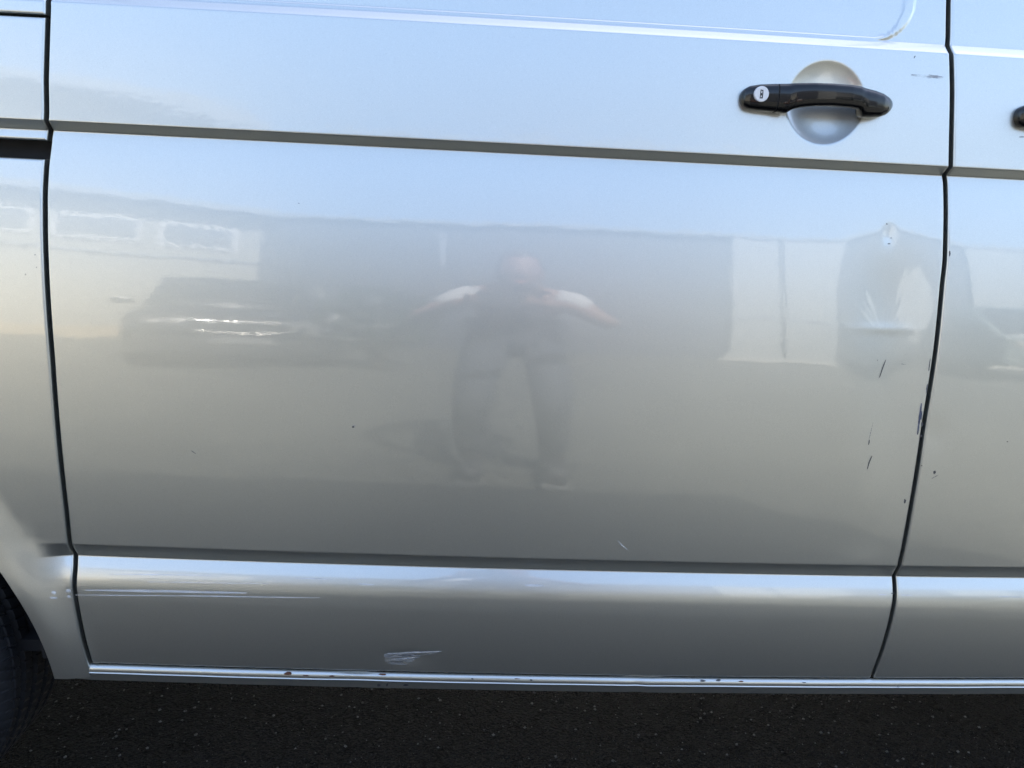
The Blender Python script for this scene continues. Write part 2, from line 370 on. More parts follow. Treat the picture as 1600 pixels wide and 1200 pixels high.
def sill_grid(x0, x1):
    zs = _sz[::1]; xs = np.arange(x0, x1, 0.004); X, Z = np.meshgrid(xs, zs); Y = sill_fn(X, Z)
    h = 2e-4; gx = (sill_fn(X + h, Z) - sill_fn(X - h, Z)) / (2 * h)
    gz = np.gradient(Y, zs, axis=0)
    N = np.stack([gx, -np.ones_like(gx), gz], -1); N /= np.linalg.norm(N, axis=-1, keepdims=True)
    P = np.stack([X, Y, Z], -1)
    P = np.concatenate([P[:1] + [0, .03, .001], P[:1], P], 0); N = np.concatenate([N[:1] * 0 + [0, 0, -1], N[:1] * 0 + [0, 0, -1], N], 0)
    nr, nc = P.shape[:2]; idx = np.arange(nr * nc).reshape(nr, nc)
    return P.reshape(-1, 3), np.stack([idx[:-1, :-1], idx[:-1, 1:], idx[1:, 1:], idx[1:, :-1]], -1).reshape(-1, 4), N.reshape(-1, 3)
SILL = surf('sill', [sill_grid(SL0, 1.76)], PAINT, VAN)

# dark structure behind the gaps
fb = base0
inner = [grid(cst(-.66), cst(1.60), .35, 1.86, set(), step=0.04, offs=0.030, fn=fb),
         grid(cst(XREAR + .05), cst(-.62), ATOP + .012, 1.86, set(), step=0.04, offs=0.042, fn=fb)]
surf('inner_structure', inner, DARK, VAN)
# ------------------------------------------------------------------ front wing, roof, far side, nose and tail (mostly out of the frame)
FAX = 2.05; FAR = 0.40
fh = lambda z: np.sqrt(np.maximum(FAR ** 2 - (z - ARZ) ** 2, 0))
def Fb(x, z): return base0(x, z) + 0.22 * np.clip((x - 2.1) / .55, 0, 1) ** 2.2
surf('front_wing', [grid(cst(1.626), lambda z: FAX - fh(z), ZQ0, ATOP - .0005, {'l'}, step=0.015, fn=Fb),
                    grid(lambda z: FAX + fh(z), cst(2.62), ZQ0, ATOP - .0005, set(), step=0.015, fn=Fb),
                    grid(cst(1.626), cst(2.62), ATOP - .0005, 1.12, {'l'}, step=0.02, fn=Fb)], PAINT, VAN)
def loft(name, secs, m, parent, smooth=True):
    """secs: list of (x, [(y, z)...]) same count"""
    n = len(secs[0][1]); V = [(x, y, z) for x, s in secs for y, z in s]
    Fc = [(i * n + k, i * n + (k + 1) % n, (i + 1) * n + (k + 1) % n, (i + 1) * n + k) for i in range(len(secs) - 1) for k in range(n)]
    Fc += [tuple(range(n))[::-1], tuple(range((len(secs) - 1) * n, len(secs) * n))]
    return pymesh(name, V, Fc, m, parent, smooth)
# roof skin: follows the top of the side profile across
zt = np.linspace(ZTOPD + .004, Z_ROOF, 24); yt = np.interp(zt, ZT, YT)
ring = [(float(a), float(b)) for a, b in zip(yt, zt)] + [(0.95, Z_ROOF + .012)] + [(1.90 - float(a), float(b)) for a, b in zip(yt[::-1], zt[::-1])]
V = []; Fc = []
xsr = [XREAR, -1.8, -1.2, -.58, .0, .35, .67, 1.2, 1.62]
for x in xsr:
    for (y, z) in ring: V.append((x, y + (plan(x) if y < .9 else -plan(x) if y > 1 else 0), z))
n = len(ring)
for i in range(len(xsr) - 1):
    for k in range(n - 1): Fc.append((i * n + k, (i + 1) * n + k, (i + 1) * n + k + 1, i * n + k + 1))
pymesh('roof', V, Fc, PAINT, VAN, True)
far = [grid(cst(XREAR), cst(1.62), ATOP, ZTOPD + .004, set(), step=0.03, fn=base0),
       grid(lambda z: ARX + arch_hw(z), lambda z: FAX - fh(z), ZB - .02, ATOP, set(), step=0.03, fn=base0),
       grid(cst(XREAR), lambda z: ARX - arch_hw(z), ZB - .02, ATOP, set(), step=0.03, fn=base0),
       grid(lambda z: FAX + fh(z), cst(2.62), ZB - .02, ATOP, set(), step=0.03, fn=Fb),
       grid(cst(1.62), cst(2.62), ATOP, 1.12, set(), step=0.03, fn=Fb)]
surf('far_side', far, PAINT, VAN, flip=True)
boxobj('underbody', XREAR + .02, 2.60, 0.075, 1.82, 0.350, 0.370, DARK, VAN)
zz = np.linspace(ZB - .02, Z_ROOF, 30); sec = [(float(np.interp(z, ZT, YT) + plan(XREAR)), float(z)) for z in zz]
tailring = sec + [(1.9 - y, z) for y, z in sec[::-1]]
loft('tailgate', [(XREAR + .001, tailring), (XREAR - .05, [(y + (.95 - y) * .02, z) for y, z in tailring]), (XREAR - .09, [(y + (.95 - y) * .08, z - (z - 1) * .03) for y, z in tailring])], PAINT, VAN)
boxobj('rear_window', XREAR - .10, XREAR - .091, .30, 1.60, 1.15, 1.72, GLASS, VAN, .02)
def noseprof(x, zt_, inset): return [(inset, .28), (inset, .75), (inset + .02, zt_ - .06), (inset + .09, zt_), (1.81 - inset, zt_), (1.88 - inset, zt_ - .06), (1.9 - inset, .75), (1.9 - inset, .28)]
loft('bonnet', [(2.60, noseprof(0, 1.07, .235)), (2.72, noseprof(0, 1.00, .30)), (2.80, noseprof(0, .86, .40))], PAINT, VAN)
loft('cowl', [(1.63, noseprof(0, 1.135, .05)), (2.1, noseprof(0, 1.10, .06)), (2.598, noseprof(0, 1.068, .24))], PAINT, VAN)
pymesh('windscreen', [(1.62, .33, 1.985), (1.62, 1.57, 1.985), (2.30, 1.72, 1.10), (2.30, .18, 1.10)], [(0, 3, 2, 1)], GLASS, VAN)
for s in (0, 1):
    y0 = .09 if s == 0 else 1.81; y1 = .33 if s == 0 else 1.57
    pymesh('quarter_glass', [(1.62, y0, 1.42), (1.62, y1, 1.985), (2.30, y0 + (.09 if s == 0 else -.09), 1.10), (1.62, y0, 1.10)], [(0, 1, 2, 3)], GLASS, VAN)
boxobj('bumper', 2.60, 2.90, .36, 1.54, .26, .52, RUBBER, VAN, .05)
for y in (.42, 1.30): boxobj('headlight', 2.70, 2.815, y, y + .18, .66, .82, CHROME, VAN, .03)
# ------------------------------------------------------------------ wheels
RT = 0.335
def tyre_mesh():
    na, W = 1320, 0.215
    prof = []                                   # (r, y) from outer bead over tread to inner bead, y measured inward from the outer sidewall
    for s in np.linspace(0, 1, 12): prof.append((0.215 + s * 0.083, 0.028 - 0.028 * math.sin(s * math.pi * .62), 0))
    for s in np.linspace(0, 1, 8)[1:]: 
        a = s * math.pi / 2; prof.append((0.298 + 0.034 * math.sin(a), 0.0019 + 0.030 * (1 - math.cos(a)), s))
    ty = np.linspace(0.034, W - 0.034, 34)
    for yy in ty: prof.append((RT - 0.002 * ((yy - W / 2) / (W / 2)) ** 2, float(yy), 2))
    for s in np.linspace(0, 1, 8)[1:]:
        a = (1 - s) * math.pi / 2; prof.append((0.298 + 0.034 * math.sin(a), W - 0.0019 - 0.030 * (1 - math.cos(a)), 1 - s))
    for s in np.linspace(1, 0, 8)[1:]: prof.append((0.215 + s * 0.083, W - 0.028 + 0.028 * math.sin(s * math.pi * .62), 0))
    V = []; 
    for i in range(na):
        a = 2 * math.pi * i / na
        for (r, y, kk) in prof:
            d = 0
            if kk == 2:
                for gy in (0.052, 0.086, 0.122, 0.155):
                    if abs(y - gy) < 0.0046: d = 0.009
            if kk >= 0.4 and not d:
                dist = abs(y - W / 2); side = 1 if y > W / 2 else -1
                ph = (i / na * 112 + dist * (26 if dist > .05 else 14) * side) % 1.0
                if ph < 0.13: d = 0.0035 if kk == 2 else 0.003 * kk
            rr = r - d
            V.append((rr * math.cos(a), y, rr * math.sin(a)))
    n = len(prof)
    Fc = [(i * n + k, i * n + k + 1, ((i + 1) % na) * n + k + 1, ((i + 1) % na) * n + k) for i in range(na) for k in range(n - 1)]
    me = bpy.data.meshes.new('tyre'); me.from_pydata(V, [], Fc); me.update()
    bm = bmesh.new(); bm.from_mesh(me); bmesh.ops.recalc_face_normals(bm, faces=bm.faces); bm.to_mesh(me); bm.free()
    me.polygons.foreach_set('use_smooth', [True] * len(me.polygons)); me.set_sharp_from_angle(angle=rad(32))
    return me
TYREM = simple('tyre_rubber', (0.016, 0.017, 0.020), 0.65, var=0.35, spec=0.3, scale=30, bump=0.08, bscale=300)
TM = tyre_mesh(); TM.materials.append(TYREM)
STEEL = simple('wheel_silver', (0.4, 0.4, 0.41), 0.4, metal=0.8, var=0.1)
def rim_bm():
    bm = bmesh.new()
    prof = [(0.216, 0.03), (0.222, 0.018), (0.205, 0.022), (0.196, 0.05), (0.150, 0.055), (0.09, 0.035), (0.055, 0.030), (0.05, 0.02), (0.0, 0.018)]
    na = 48; rings = [[bm.verts.new((r * math.cos(2 * math.pi * i / na), y, r * math.sin(2 * math.pi * i / na))) for i in range(na)] for r, y in prof[:-1]]
    for a, b in zip(rings, rings[1:]):
        for i in range(na): bm.faces.new((a[i], a[(i + 1) % na], b[(i + 1) % na], b[i]))
    bm.faces.new(rings[-1])
    for i in range(5):
        a = 2 * math.pi * i / 5; r = bmesh.ops.create_cone(bm, cap_ends=True, segments=6, radius1=.011, radius2=.011, depth=.016)
        for v in r['verts']: v.co = Vector((v.co.x + .056 * 1.3 * math.cos(a), v.co.z + .026, v.co.y + .056 * 1.3 * math.sin(a)))
    return bm
WX = ARX - 0.01 + 0.0
WHEELX, WHEELY = -1.035, 0.016
def wheel(x, y, flip):
    o = bpy.data.objects.new('wheel', None); COL.objects.link(o); o.parent = VAN; o.location = (x, y, RT + .001)
    if flip: o.rotation_euler = (0, 0, math.pi)
    t = link('tyre', TM, None, o); r = bm_obj('rim', rim_bm(), STEEL, o, True)
    return o
wheel(WHEELX, WHEELY, False); wheel(FAX, .06, False); wheel(WHEELX, 1.87, True); wheel(FAX, 1.84, True)
# wheel well liners (front faces open)
for cx in (ARX, FAX):
    bm = bmesh.new(); na = 40; rr = ARR + .006
    A = [(cx + rr * math.cos(t), ARZ + rr * math.sin(t)) for t in np.linspace(0.16, math.pi - .16, na)]
    a = [bm.verts.new((x, .022 + (.0 if cx < 0 else .05), z)) for x, z in A]; b = [bm.verts.new((x, .42, z)) for x, z in A]
    for i in range(na - 1): bm.faces.new((a[i], a[i + 1], b[i + 1], b[i]))
    bm.faces.new(b); bm_obj('wheel_arch_liner', bm, DARK, VAN, True)

# ------------------------------------------------------------------ door handle
def hz(X, Y): return 1130 + X / 5.333, 80 + Y / 5.333
ST = [(137, 372, 398, .003, 0), (150, 342, 424, .008, 0), (175, 312, 456, .013, 0), (215, 287, 478, .017, 0), (300, 273, 491, .020, 0), (430, 268, 503, .022, 0),
      (500, 267, 513, .0235, 0), (540, 266.5, 518, .025, 0), (565, 266, 500, .027, .006), (590, 266, 486, .029, .011), (640, 266, 475, .031, .014), (750, 266, 464, .034, .018),
      (900, 272, 464, .035, .018), (1050, 284, 475, .034, .017), (1125, 294, 486, .032, .014), (1145, 297, 500, .031, .008), (1160, 300, 538, .0305, .002), (1185, 306, 551, .030, 0),
      (1250, 322, 553, .028, 0), (1320, 348, 549, .025, 0), (1365, 377, 533, .020, 0), (1392, 402, 508, .014, 0), (1407, 428, 478, .007, 0), (1411, 445, 460, .003, 0)]
def handle_mesh(name, Xa, Xb, parent, capl=True):
    xs = [s[0] for s in ST]; Xs = sorted(set([Xa, Xb] + [x for x in xs if Xa < x < Xb] + list(np.linspace(Xa, Xb, max(2, int((Xb - Xa) / 7))))))
    ns = 32; V = []; 
    for X in Xs:
        top, bot, yo, yi = (float(np.mean(np.interp(X + np.linspace(-9, 9, 13) * min(1, (X - 137) / 12, (1411 - X) / 12), xs, [s[k] for s in ST]))) for k in (1, 2, 3, 4))
        T = hitF0(*hz(X, top), yo * .75); B = hitF0(*hz(X, bot), yo * .60)
        x = (T[0] + B[0]) / 2; zc = (T[2] + B[2]) / 2; hh = (T[2] - B[2]) / 2; ys = float(base0(x, zc))
        y0, y1 = ys - yi + (.001 if yi == 0 else 0), ys - yo; yc, hy = (y0 + y1) / 2, abs(y1 - y0) / 2
        for k in range(ns):
            a = 2 * math.pi * k / ns; c, s = math.cos(a), math.sin(a); e = 2 / 2.7
            cy = math.copysign(abs(c) ** e, c); cz = math.copysign(abs(s) ** e, s)
            if yi == 0 and c > 0: cy = min(1, abs(c) * 3) ; cz = math.copysign(abs(s) ** .35, s)
            fx = 0.0015 * max(0, -c) * (1 if s > .1 else 0)
            V.append((x, yc + hy * cy + fx * .0, zc + hh * cz))
    n = len(Xs); Fc = [(i * ns + k, i * ns + (k + 1) % ns, (i + 1) * ns + (k + 1) % ns, (i + 1) * ns + k) for i in range(n - 1) for k in range(ns)]
    Fc += [tuple(range(ns))[::-1], tuple(range((n - 1) * ns, n * ns))]
    me = bpy.data.meshes.new(name); me.from_pydata([tuple(map(float, v)) for v in V], [], Fc); me.update()
    bm = bmesh.new(); bm.from_mesh(me); bmesh.ops.recalc_face_normals(bm, faces=bm.faces); bm.to_mesh(me); bm.free()
    me.polygons.foreach_set('use_smooth', [True] * len(me.polygons)); me.set_sharp_from_angle(angle=rad(50))
    return link(name, me, BLACK_PLASTIC, parent)
def hitF0(px, py, off): return hit(px, py, base0, off)
hc = handle_mesh('handle_cap', 137, 441, DOOR); hg = handle_mesh('handle_grip', 453, 1411, DOOR); 
seam = handle_mesh('handle_seam', 440, 454, DOOR); seam.data.materials.clear(); seam.data.materials.append(RUBBER)
c0 = sum((v.co for v in seam.data.vertices), Vector()) / len(seam.data.vertices)
for v in seam.data.vertices: v.co = Vector((v.co.x, c0.y + (v.co.y - c0.y) * .93, c0.z + (v.co.z - c0.z) * .95))
LP = hitF0(*hz(316, 358), .0195)
bm = bmesh.new(); r = bmesh.ops.create_cone(bm, cap_ends=True, segments=48, radius1=.0098, radius2=.0098, depth=.006)
bmesh.ops.bevel(bm, geom=[e for e in bm.edges if len(e.link_faces) == 2 and e.calc_face_angle() > 1], offset=.0008, segments=3, affect='EDGES')
bmesh.ops.rotate(bm, verts=bm.verts, matrix=Matrix.Rotation(math.pi / 2, 3, 'X')); bmesh.ops.translate(bm, verts=bm.verts, vec=(LP[0], LP[1] + .0005, LP[2]))
lock = bm_obj('lock_cylinder', bm, LOCKM, DOOR)
bm = bmesh.new(); ly = LP[1] - .0026
for (a, b, c, d) in ((-.0022, -.0012, -.0058, .0056), (-.0008, .0016, .0036, .0050), (.0006, .0018, -.0052, .0032), (-.0008, .0016, -.0056, -.0042), (-.0010, .0002, -.002, .001)):
    box(bm, LP[0] + a, LP[0] + b, ly - .0002, ly + .0004, LP[2] + c, LP[2] + d)
key = bm_obj('key_slot', bm, RUBBER, DOOR)
# the front door's handle: a copy of the sliding door's, without a recess in view
P1 = hitF0(1155, 153, .01); P2 = hitF0(1587.5, 182, .01)
for o in (hc, hg, seam):
    c = o.copy(); COL.objects.link(c); c.parent = FD; c.location = (P2[0] - P1[0], float(base0(P2[0] + .1, P2[2])) - float(base0(P1[0] + .1, P1[2])), P2[2] - P1[2])

# ------------------------------------------------------------------ scratches, scuffs, chips, painted glints: thin marks lying 0.2 mm proud of the paint
def strip(name, pts, wpx, m, parent, taper=True, lift=0.00025, fn=None):
    fn = fn or F
    n = 14; P = []; tot = len(pts) - 1
    V = []
    for i in range(n + 1):
        t = i / n * tot; a = min(int(t), tot - 1); f = t - a
        px = pts[a][0] * (1 - f) + pts[a + 1][0] * f; py = pts[a][1] * (1 - f) + pts[a + 1][1] * f
        dx, dy = pts[a + 1][0] - pts[a][0], pts[a + 1][1] - pts[a][1]; L = math.hypot(dx, dy); nx, ny = -dy / L, dx / L
        k = (math.sin(math.pi * (0.06 + 0.88 * i / n)) ** .5 if taper else 1) * (0.75 + 0.5 * random.random()) * wpx / 2
        for s in (-1, 1):
            q = hit(px + nx * k * s, py + ny * k * s, fn); V.append((q[0], float(fn(q[0], q[2])) - lift, q[2]))
    Fc = [(2 * i, 2 * i + 1, 2 * i + 3, 2 * i + 2) for i in range(n)]
    return pymesh(name, V, Fc, m, parent)
def blob(name, px, py, rx, ry, m, parent, fn=None, lift=0.00025):
    fn = fn or F; n = 11; V = []
    for i in range(n):
        a = 2 * math.pi * i / n; k = .65 + .6 * random.random(); q = hit(px + rx * k * math.cos(a), py + ry * k * math.sin(a), fn)
        V.append((q[0], float(fn(q[0], q[2])) - lift, q[2]))
    return pymesh(name, V, [tuple(range(n))], m, parent)
for p, wd, m in ([[(1384, 562), (1379, 575), (1374, 590)], 1.7, SCR_DARK], [[(1408, 568.5), (1416, 570)], 1.0, SMUDGE], [[(1358.5, 687), (1357, 695)], 1.8, SCR_DARK],
                 [[(1362.5, 712), (1358, 722), (1355, 733)], 1.8, SCR_DARK], [[(1439.7, 630), (1437, 652), (1433.5, 679)], 3.0, SCR_BLUE], [[(1453.5, 560), (1451, 580)], 1.5, SCR_DARK],
                 [[(1449, 600), (1447, 614)], 1.4, SCR_BLUE], [[(1440.5, 642), (1439, 656)], 1.6, SCR_BLUE], [[(1430, 87), (1428, 91)], 1.6, SCR_DARK], [[(965, 844), (972, 852), (981, 859)], 1.3, STREAK],
                 [[(299, 704), (306, 709)], 1.6, SMUDGE], [[(1364, 660), (1357, 690)], 1.0, SMUDGE]):
    strip('scratch', p, wd, m, DOOR)
for px, py, rx, ry, m in ((1441, 663, 1.6, 3, SCR_DARK), (1414, 783, 1.8, 3.6, SCR_DARK), (1385.5, 350, 1.1, 1.1, SCR_DARK), (1392, 372, 1.4, 1.1, SMUDGE), (1389, 381, 2.2, .9, SCR_DARK),
                       (552, 667, 2.4, 1.6, SCR_DARK), (553, 665, 2.4, 1, STREAK), (1439, 681, 1.2, 2, SCR_DARK), (1371, 563, .8, 1.2, SMUDGE), (1395, 927, 2.5, 1, SCR_DARK), (467, 318, 1.3, 1, SMUDGE)):
    blob('paint_chip', px, py, rx, ry, m, DOOR)
for px, py, rx, ry in ((1460, 738, 2.0, 2.6), (1440, 727.5, 1.6, 1.0), (1574, 690, 1.2, 1.0), (1484, 396, 1.5, 4)): blob('paint_chip', px, py, rx, ry, SCR_DARK, FD)
strip('scratch', [(1455, 748), (1466, 742)], 1.5, SMUDGE, FD); strip('scratch', [(1592, 214), (1600, 214)], 1.6, SCR_DARK, FD)
for px, py in ((55, 398), (40, 429), (57, 418)): blob('paint_chip', px, py, 1.2, 1.3, SMUDGE, QP)
strip('scuff', [(1424, 117), (1450, 119), (1474, 121)], 5, SCUFF, DOOR)
V = []; pts = [(600, 1022), (610, 1019), (640, 1018), (692, 1017), (672, 1022), (652, 1028), (636, 1038), (612, 1039), (602, 1034)]
def patch(name, pts, m, parent, lift=.0003):
    V = []
    for a in pts: q = hitF(*a); V.append((q[0], float(F(q[0], q[2])) - lift, q[2]))
    return pymesh(name, V, [tuple(range(len(V)))], m, parent)
patch('scuff', pts, SCUFF, DOOR)
strip('scratch', [(610, 1034), (630, 1034)], 1.6, SCR_DARK, DOOR, lift=.0005)
strip('scratch', [(604, 1026), (650, 1023)], 1.0, SCR_DARK, DOOR, lift=.0005)
strip('scratch', [(606, 1021), (690, 1017.5)], 1.3, STREAK, DOOR, lift=.0006)
strip('scratch', [(612, 1030), (648, 1027)], 1.2, STREAK, DOOR, lift=.0006)
for p, wd in ([[(133, 922), (250, 923.5), (385, 926.5)], 3.6], [[(118, 929.5), (300, 931), (500, 934)], 1.7], [[(1373, 929), (1385, 929)], 1.6], [[(560, 912), (585, 914)], 2.0], [[(460, 903), (520, 905)], 1.5],
              [[(545, 903), (560, 904)], 1.5], [[(820, 914), (850, 915)], 3], [[(170, 897), (330, 899)], 1.6], [[(230, 909), (420, 912)], 1.2]):
    strip('scratch_glint', p, wd, STREAK, DOOR, lift=.0002)  # scratched streaks, their bright reflection painted in as near-white
strip('scratch_glint', [(1407, 929.5), (1426, 930)], 1.6, STREAK, FD); strip('scratch_glint', [(1560, 932), (1600, 933)], 1.4, STREAK, FD)
for px, py, rx, ry in ((84, 926, 4, 2.5), (84, 934, 6, 2), (107, 923, 4, 3.5), (108, 932, 3, 2)): blob('pale_spot', px, py, rx, ry, STREAK, QP)  # small near-white blobs on the quarter panel by the gap
def sblob(px, py, rx, ry, m): blob('rust_spot', px, py, rx, ry, m, SILL, fn=sill_fn, lift=.0010)
for a in ((450, 1051.5, 6, 3.4, RUST), (598, 1053, 6, 1.6, RUST), (478, 1055, 5, 1.0, RUST), (519, 1056, 4, 1.2, RUST), (738, 1060, 2, 1.6, SCR_DARK), (830, 1062, 2, 1.5, SCR_DARK), (808, 1060, 5, .8, RUST),
          (592, 1070, 3, 1.8, SCR_DARK), (605, 1069.5, 1.4, 2.4, SCR_DARK), (634, 1070, 4, 1.4, SCR_DARK), (1098, 1063, 5, 2.2, SCR_DARK), (1122, 1062, 4.5, 1.8, SCR_DARK), (1158, 1064, 4, 1.2, RUST), (1256, 1066, 3, .9, SCR_DARK), (1403, 1072, 2.2, 2.4, SMUDGE)):
    sblob(*a)

# ------------------------------------------------------------------ ground
def asphalt(name='asphalt', k=(1, 1, 1), spec=.5):
    m, nt, p = mat(name); pset(p, rough=0.9, spec=spec)
    fine = noise_node(nt, 110, 8, 0.8); big = noise_node(nt, 1.3, 4)
    r = ramp(nt, fine.outputs['Fac'], [(0.32, (0.016 * k[0], 0.016 * k[1], 0.017 * k[2])), (0.52, (0.050 * k[0], 0.050 * k[1], 0.049 * k[2])), (0.68, (0.15 * k[0], 0.15 * k[1], 0.142 * k[2]))])
    rb = ramp(nt, big.outputs['Fac'], [(0.3, (0.8, 0.8, 0.8)), (0.7, (1.2, 1.2, 1.15))])
    mx = nt.nodes.new('ShaderNodeMix'); mx.data_type = 'RGBA'; mx.blend_type = 'MULTIPLY'; mx.inputs[0].default_value = 1
    nt.links.new(r.outputs[0], mx.inputs[6]); nt.links.new(rb.outputs[0], mx.inputs[7])
    tc = nt.nodes.new('ShaderNodeTexCoord'); v = nt.nodes.new('ShaderNodeTexVoronoi'); v.feature = 'DISTANCE_TO_EDGE'; v.inputs['Scale'].default_value = 5.5
    ns = noise_node(nt, 14, 4); ad = nt.nodes.new('ShaderNodeMix'); ad.data_type = 'RGBA'; ad.blend_type = 'ADD'; ad.inputs[0].default_value = 0.25
    nt.links.new(tc.outputs['Object'], ad.inputs[6]); nt.links.new(ns.outputs['Color'], ad.inputs[7]); nt.links.new(ad.outputs[2], v.inputs['Vector'])
    rc = ramp(nt, v.outputs['Distance'], [(0.0, (0.08, 0.08, 0.08)), (0.03, (1, 1, 1))])
    mx2 = nt.nodes.new('ShaderNodeMix'); mx2.data_type = 'RGBA'; mx2.blend_type = 'MULTIPLY'; mx2.inputs[0].default_value = 1.0
    nt.links.new(mx.outputs[2], mx2.inputs[6]); nt.links.new(rc.outputs[0], mx2.inputs[7]); nt.links.new(mx2.outputs[2], p.inputs['Base Color'])
    b = nt.nodes.new('ShaderNodeBump'); b.inputs['Strength'].default_value = 1.0; b.inputs['Distance'].default_value = 0.012
    mh = nt.nodes.new('ShaderNodeMath'); mh.operation = 'MULTIPLY_ADD'; nt.links.new(rc.outputs[0], mh.inputs[0]); mh.inputs[1].default_value = 0.7
    vg = nt.nodes.new('ShaderNodeTexVoronoi'); vg.inputs['Scale'].default_value = 170; nt.links.new(tc.outputs['Object'], vg.inputs['Vector'])
    nt.links.new(vg.outputs['Distance'], mh.inputs[2]); nt.links.new(mh.outputs[0], b.inputs['Height']); nt.links.new(b.outputs[0], p.inputs['Normal'])
    return m
pymesh('ground', [(-400, -400, 0), (400, -400, 0), (400, 400, 0), (-400, 400, 0)], [(0, 1, 2, 3)], asphalt('sunlit_asphalt', (2.25, 2.28, 2.05)), kind='structure')  # paler copy of the asphalt, sunlit brightness put into its tone
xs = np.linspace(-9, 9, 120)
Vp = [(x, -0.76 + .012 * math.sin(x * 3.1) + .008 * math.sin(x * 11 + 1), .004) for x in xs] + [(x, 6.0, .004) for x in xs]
pymesh('shade_patch', Vp, [(i, i + 1, 121 + i, 120 + i) for i in range(119)], asphalt('shaded_asphalt', (.18, .18, .185), .2), kind='structure')  # shade under and beside the van, put into the colour as darker asphalt
GRIT = simple('grit_stone', (0.10, 0.098, 0.09), 0.85, var=0.8, scale=90)
V = []; Fc = []
for i in range(5200):
    x, y = random.uniform(-1.1, 1.2), random.uniform(-.30, .75); s = 0.0007 + 0.0034 * random.random() ** 6
    o = len(V); a0 = random.random() * 6
    for k in range(4): V.append((x + s * (.8 + .5 * random.random()) * math.cos(a0 + k * 1.57), y + s * (.8 + .5 * random.random()) * math.sin(a0 + k * 1.57), .0042 + s * .15))
    V.append((x + s * .2, y, .0042 + s * 1.1)); Fc += [(o + k, o + (k + 1) % 4, o + 4) for k in range(4)]
pymesh('grit', V, Fc, GRIT, kind='stuff', label='scattered light grit on the dark asphalt under the van', category='grit')

# ------------------------------------------------------------------ what stands behind the camera and is mirrored in the paint
CREAM = simple('cream_render', (0.25, 0.245, 0.215), 0.85, var=0.06, bump=0.1)
DGREY = simple('anthracite_cladding', (0.045, 0.052, 0.066), 0.5, var=0.12, scale=2)
WHITEP = simple('white_steel_door', (0.25, 0.26, 0.255), 0.5, var=0.05)
EAVE = simple('grey_eave', (0.20, 0.22, 0.25), 0.6, var=0.1)
TAN = simple('tan_plinth', (0.35, 0.28, 0.18), 0.9, var=0.15)
FRAMEM = simple('pale_window_frame', (0.45, 0.45, 0.44), 0.5, var=0.03)
CB = thing('cream_building', 'cream rendered building with a row of high windows, mirrored at the left of the door', 'building', (-3.75, -10.0, 0))
# local frame: +x runs along the wall away from its corner, +y (local) is into the building, wall face at y = 0
CB.rotation_euler = (0, 0, math.atan2(3.0, -6.25))
def cbbox(name, x0, x1, y0, y1, z0, z1, m, parent=None, bev=0): return boxobj(name, x0, x1, y0, y1, z0, z1, m, parent or CB, bev)
cbbox('wall', 0, 14, 0.0, 7, 0, 4.1, CREAM)
cbbox('eave', -.15, 14.2, -.35, 7.2, 4.105, 4.26, EAVE)
cbbox('plinth', .0, 14, -.06, -.002, 0, .35, TAN)
cbbox('ledge', .0, 14, -.05, -.002, 2.78, 2.83, EAVE)
for k, x0 in enumerate((.35, 1.75, 3.15, 4.75, 6.2, 7.6, 9.0)):
    fr = cbbox('window_frame', x0, x0 + 1.15, -.04, -.003, 3.10, 3.70, FRAMEM); cbbox('pane', x0 + .07, x0 + 1.08, -.05, -.042, 3.17, 3.63, simple('window_pane', (.10, .11, .12), .15, var=0), fr)
HALL = thing('industrial_hall', 'long anthracite hall with pale steel gates, mirrored across the middle of the door', 'building', (0, -10.0, 0))
boxobj('wall', -3.78, 14, -8, 0, 0, 4.12, DGREY, HALL)
boxobj('roof', -3.84, 14.1, -8.1, .12, 4.125, 4.22, EAVE, HALL)
for x0, x1 in ((3.9, 4.75), (4.83, 6.15), (8.0, 9.2)):
    d = boxobj('sliding_gate', x0, x1, .005, .09, .12, 4.08, WHITEP, HALL)
    boxobj('gate_rail', x0 + .05, x1 - .05, .092, .11, 1.55, 1.62, EAVE, d)
boxobj('downpipe', -.84, -.76, .02, .12, 2.9, 3.86, EAVE, HALL)
boxobj('kerb', 3.7, 14, .1, .35, 0, .12, simple('kerb_stone', (.35, .34, .31), .9), HALL)

# dark SUV facing the van
CARP = simple('dark_car_paint', (0.012, 0.014, 0.018), 0.3, metal=0.3, var=0.1, coat=1.0, coatr=0.02)
LAMPG = simple('headlamp_glass', (.22, .23, .24), .15, var=.1)
CAR = thing('parked_car', 'dark car facing the van, mirrored at the left of the sliding door', 'car', (-2.06, -4.75, 0), rad(-23))
def sec(y, hw, zb, zt, ins, hw2): return [(-hw, zb), (-hw - .02, .55), (-hw, min(.85, zt)), (-hw2, zt - .03), (-hw2 + ins, zt), (hw2 - ins, zt), (hw2, zt - .03), (hw, min(.85, zt)), (hw + .02, .55), (hw, zb)]
def ylof(name, secs, m, parent):
    n = len(secs[0][1]); V = [(x, y, z) for y, s in secs for x, z in s]
    Fc = [(i * n + k, i * n + (k + 1) % n, (i + 1) * n + (k + 1) % n, (i + 1) * n + k) for i in range(len(secs) - 1) for k in range(n)] + [tuple(range(n))[::-1], tuple(range((len(secs) - 1) * n, len(secs) * n))]
    bm = bmesh.new(); vs = [bm.verts.new(v) for v in V]
    for f in Fc: bm.faces.new([vs[i] for i in f])
    return bm_obj(name, bm, m, parent, True)
ylof('body', [(.05, sec(0, .74, .25, .70, .1, .64)), (0, sec(0, .84, .22, .86, .1, .72)), (-.25, sec(0, .91, .2, .98, .1, .78)), (-1.1, sec(0, .92, .2, 1.08, .1, .80)), (-4.3, sec(0, .92, .2, 1.1, .1, .80)), (-4.5, sec(0, .85, .25, 1.0, .1, .75))], CARP, CAR)
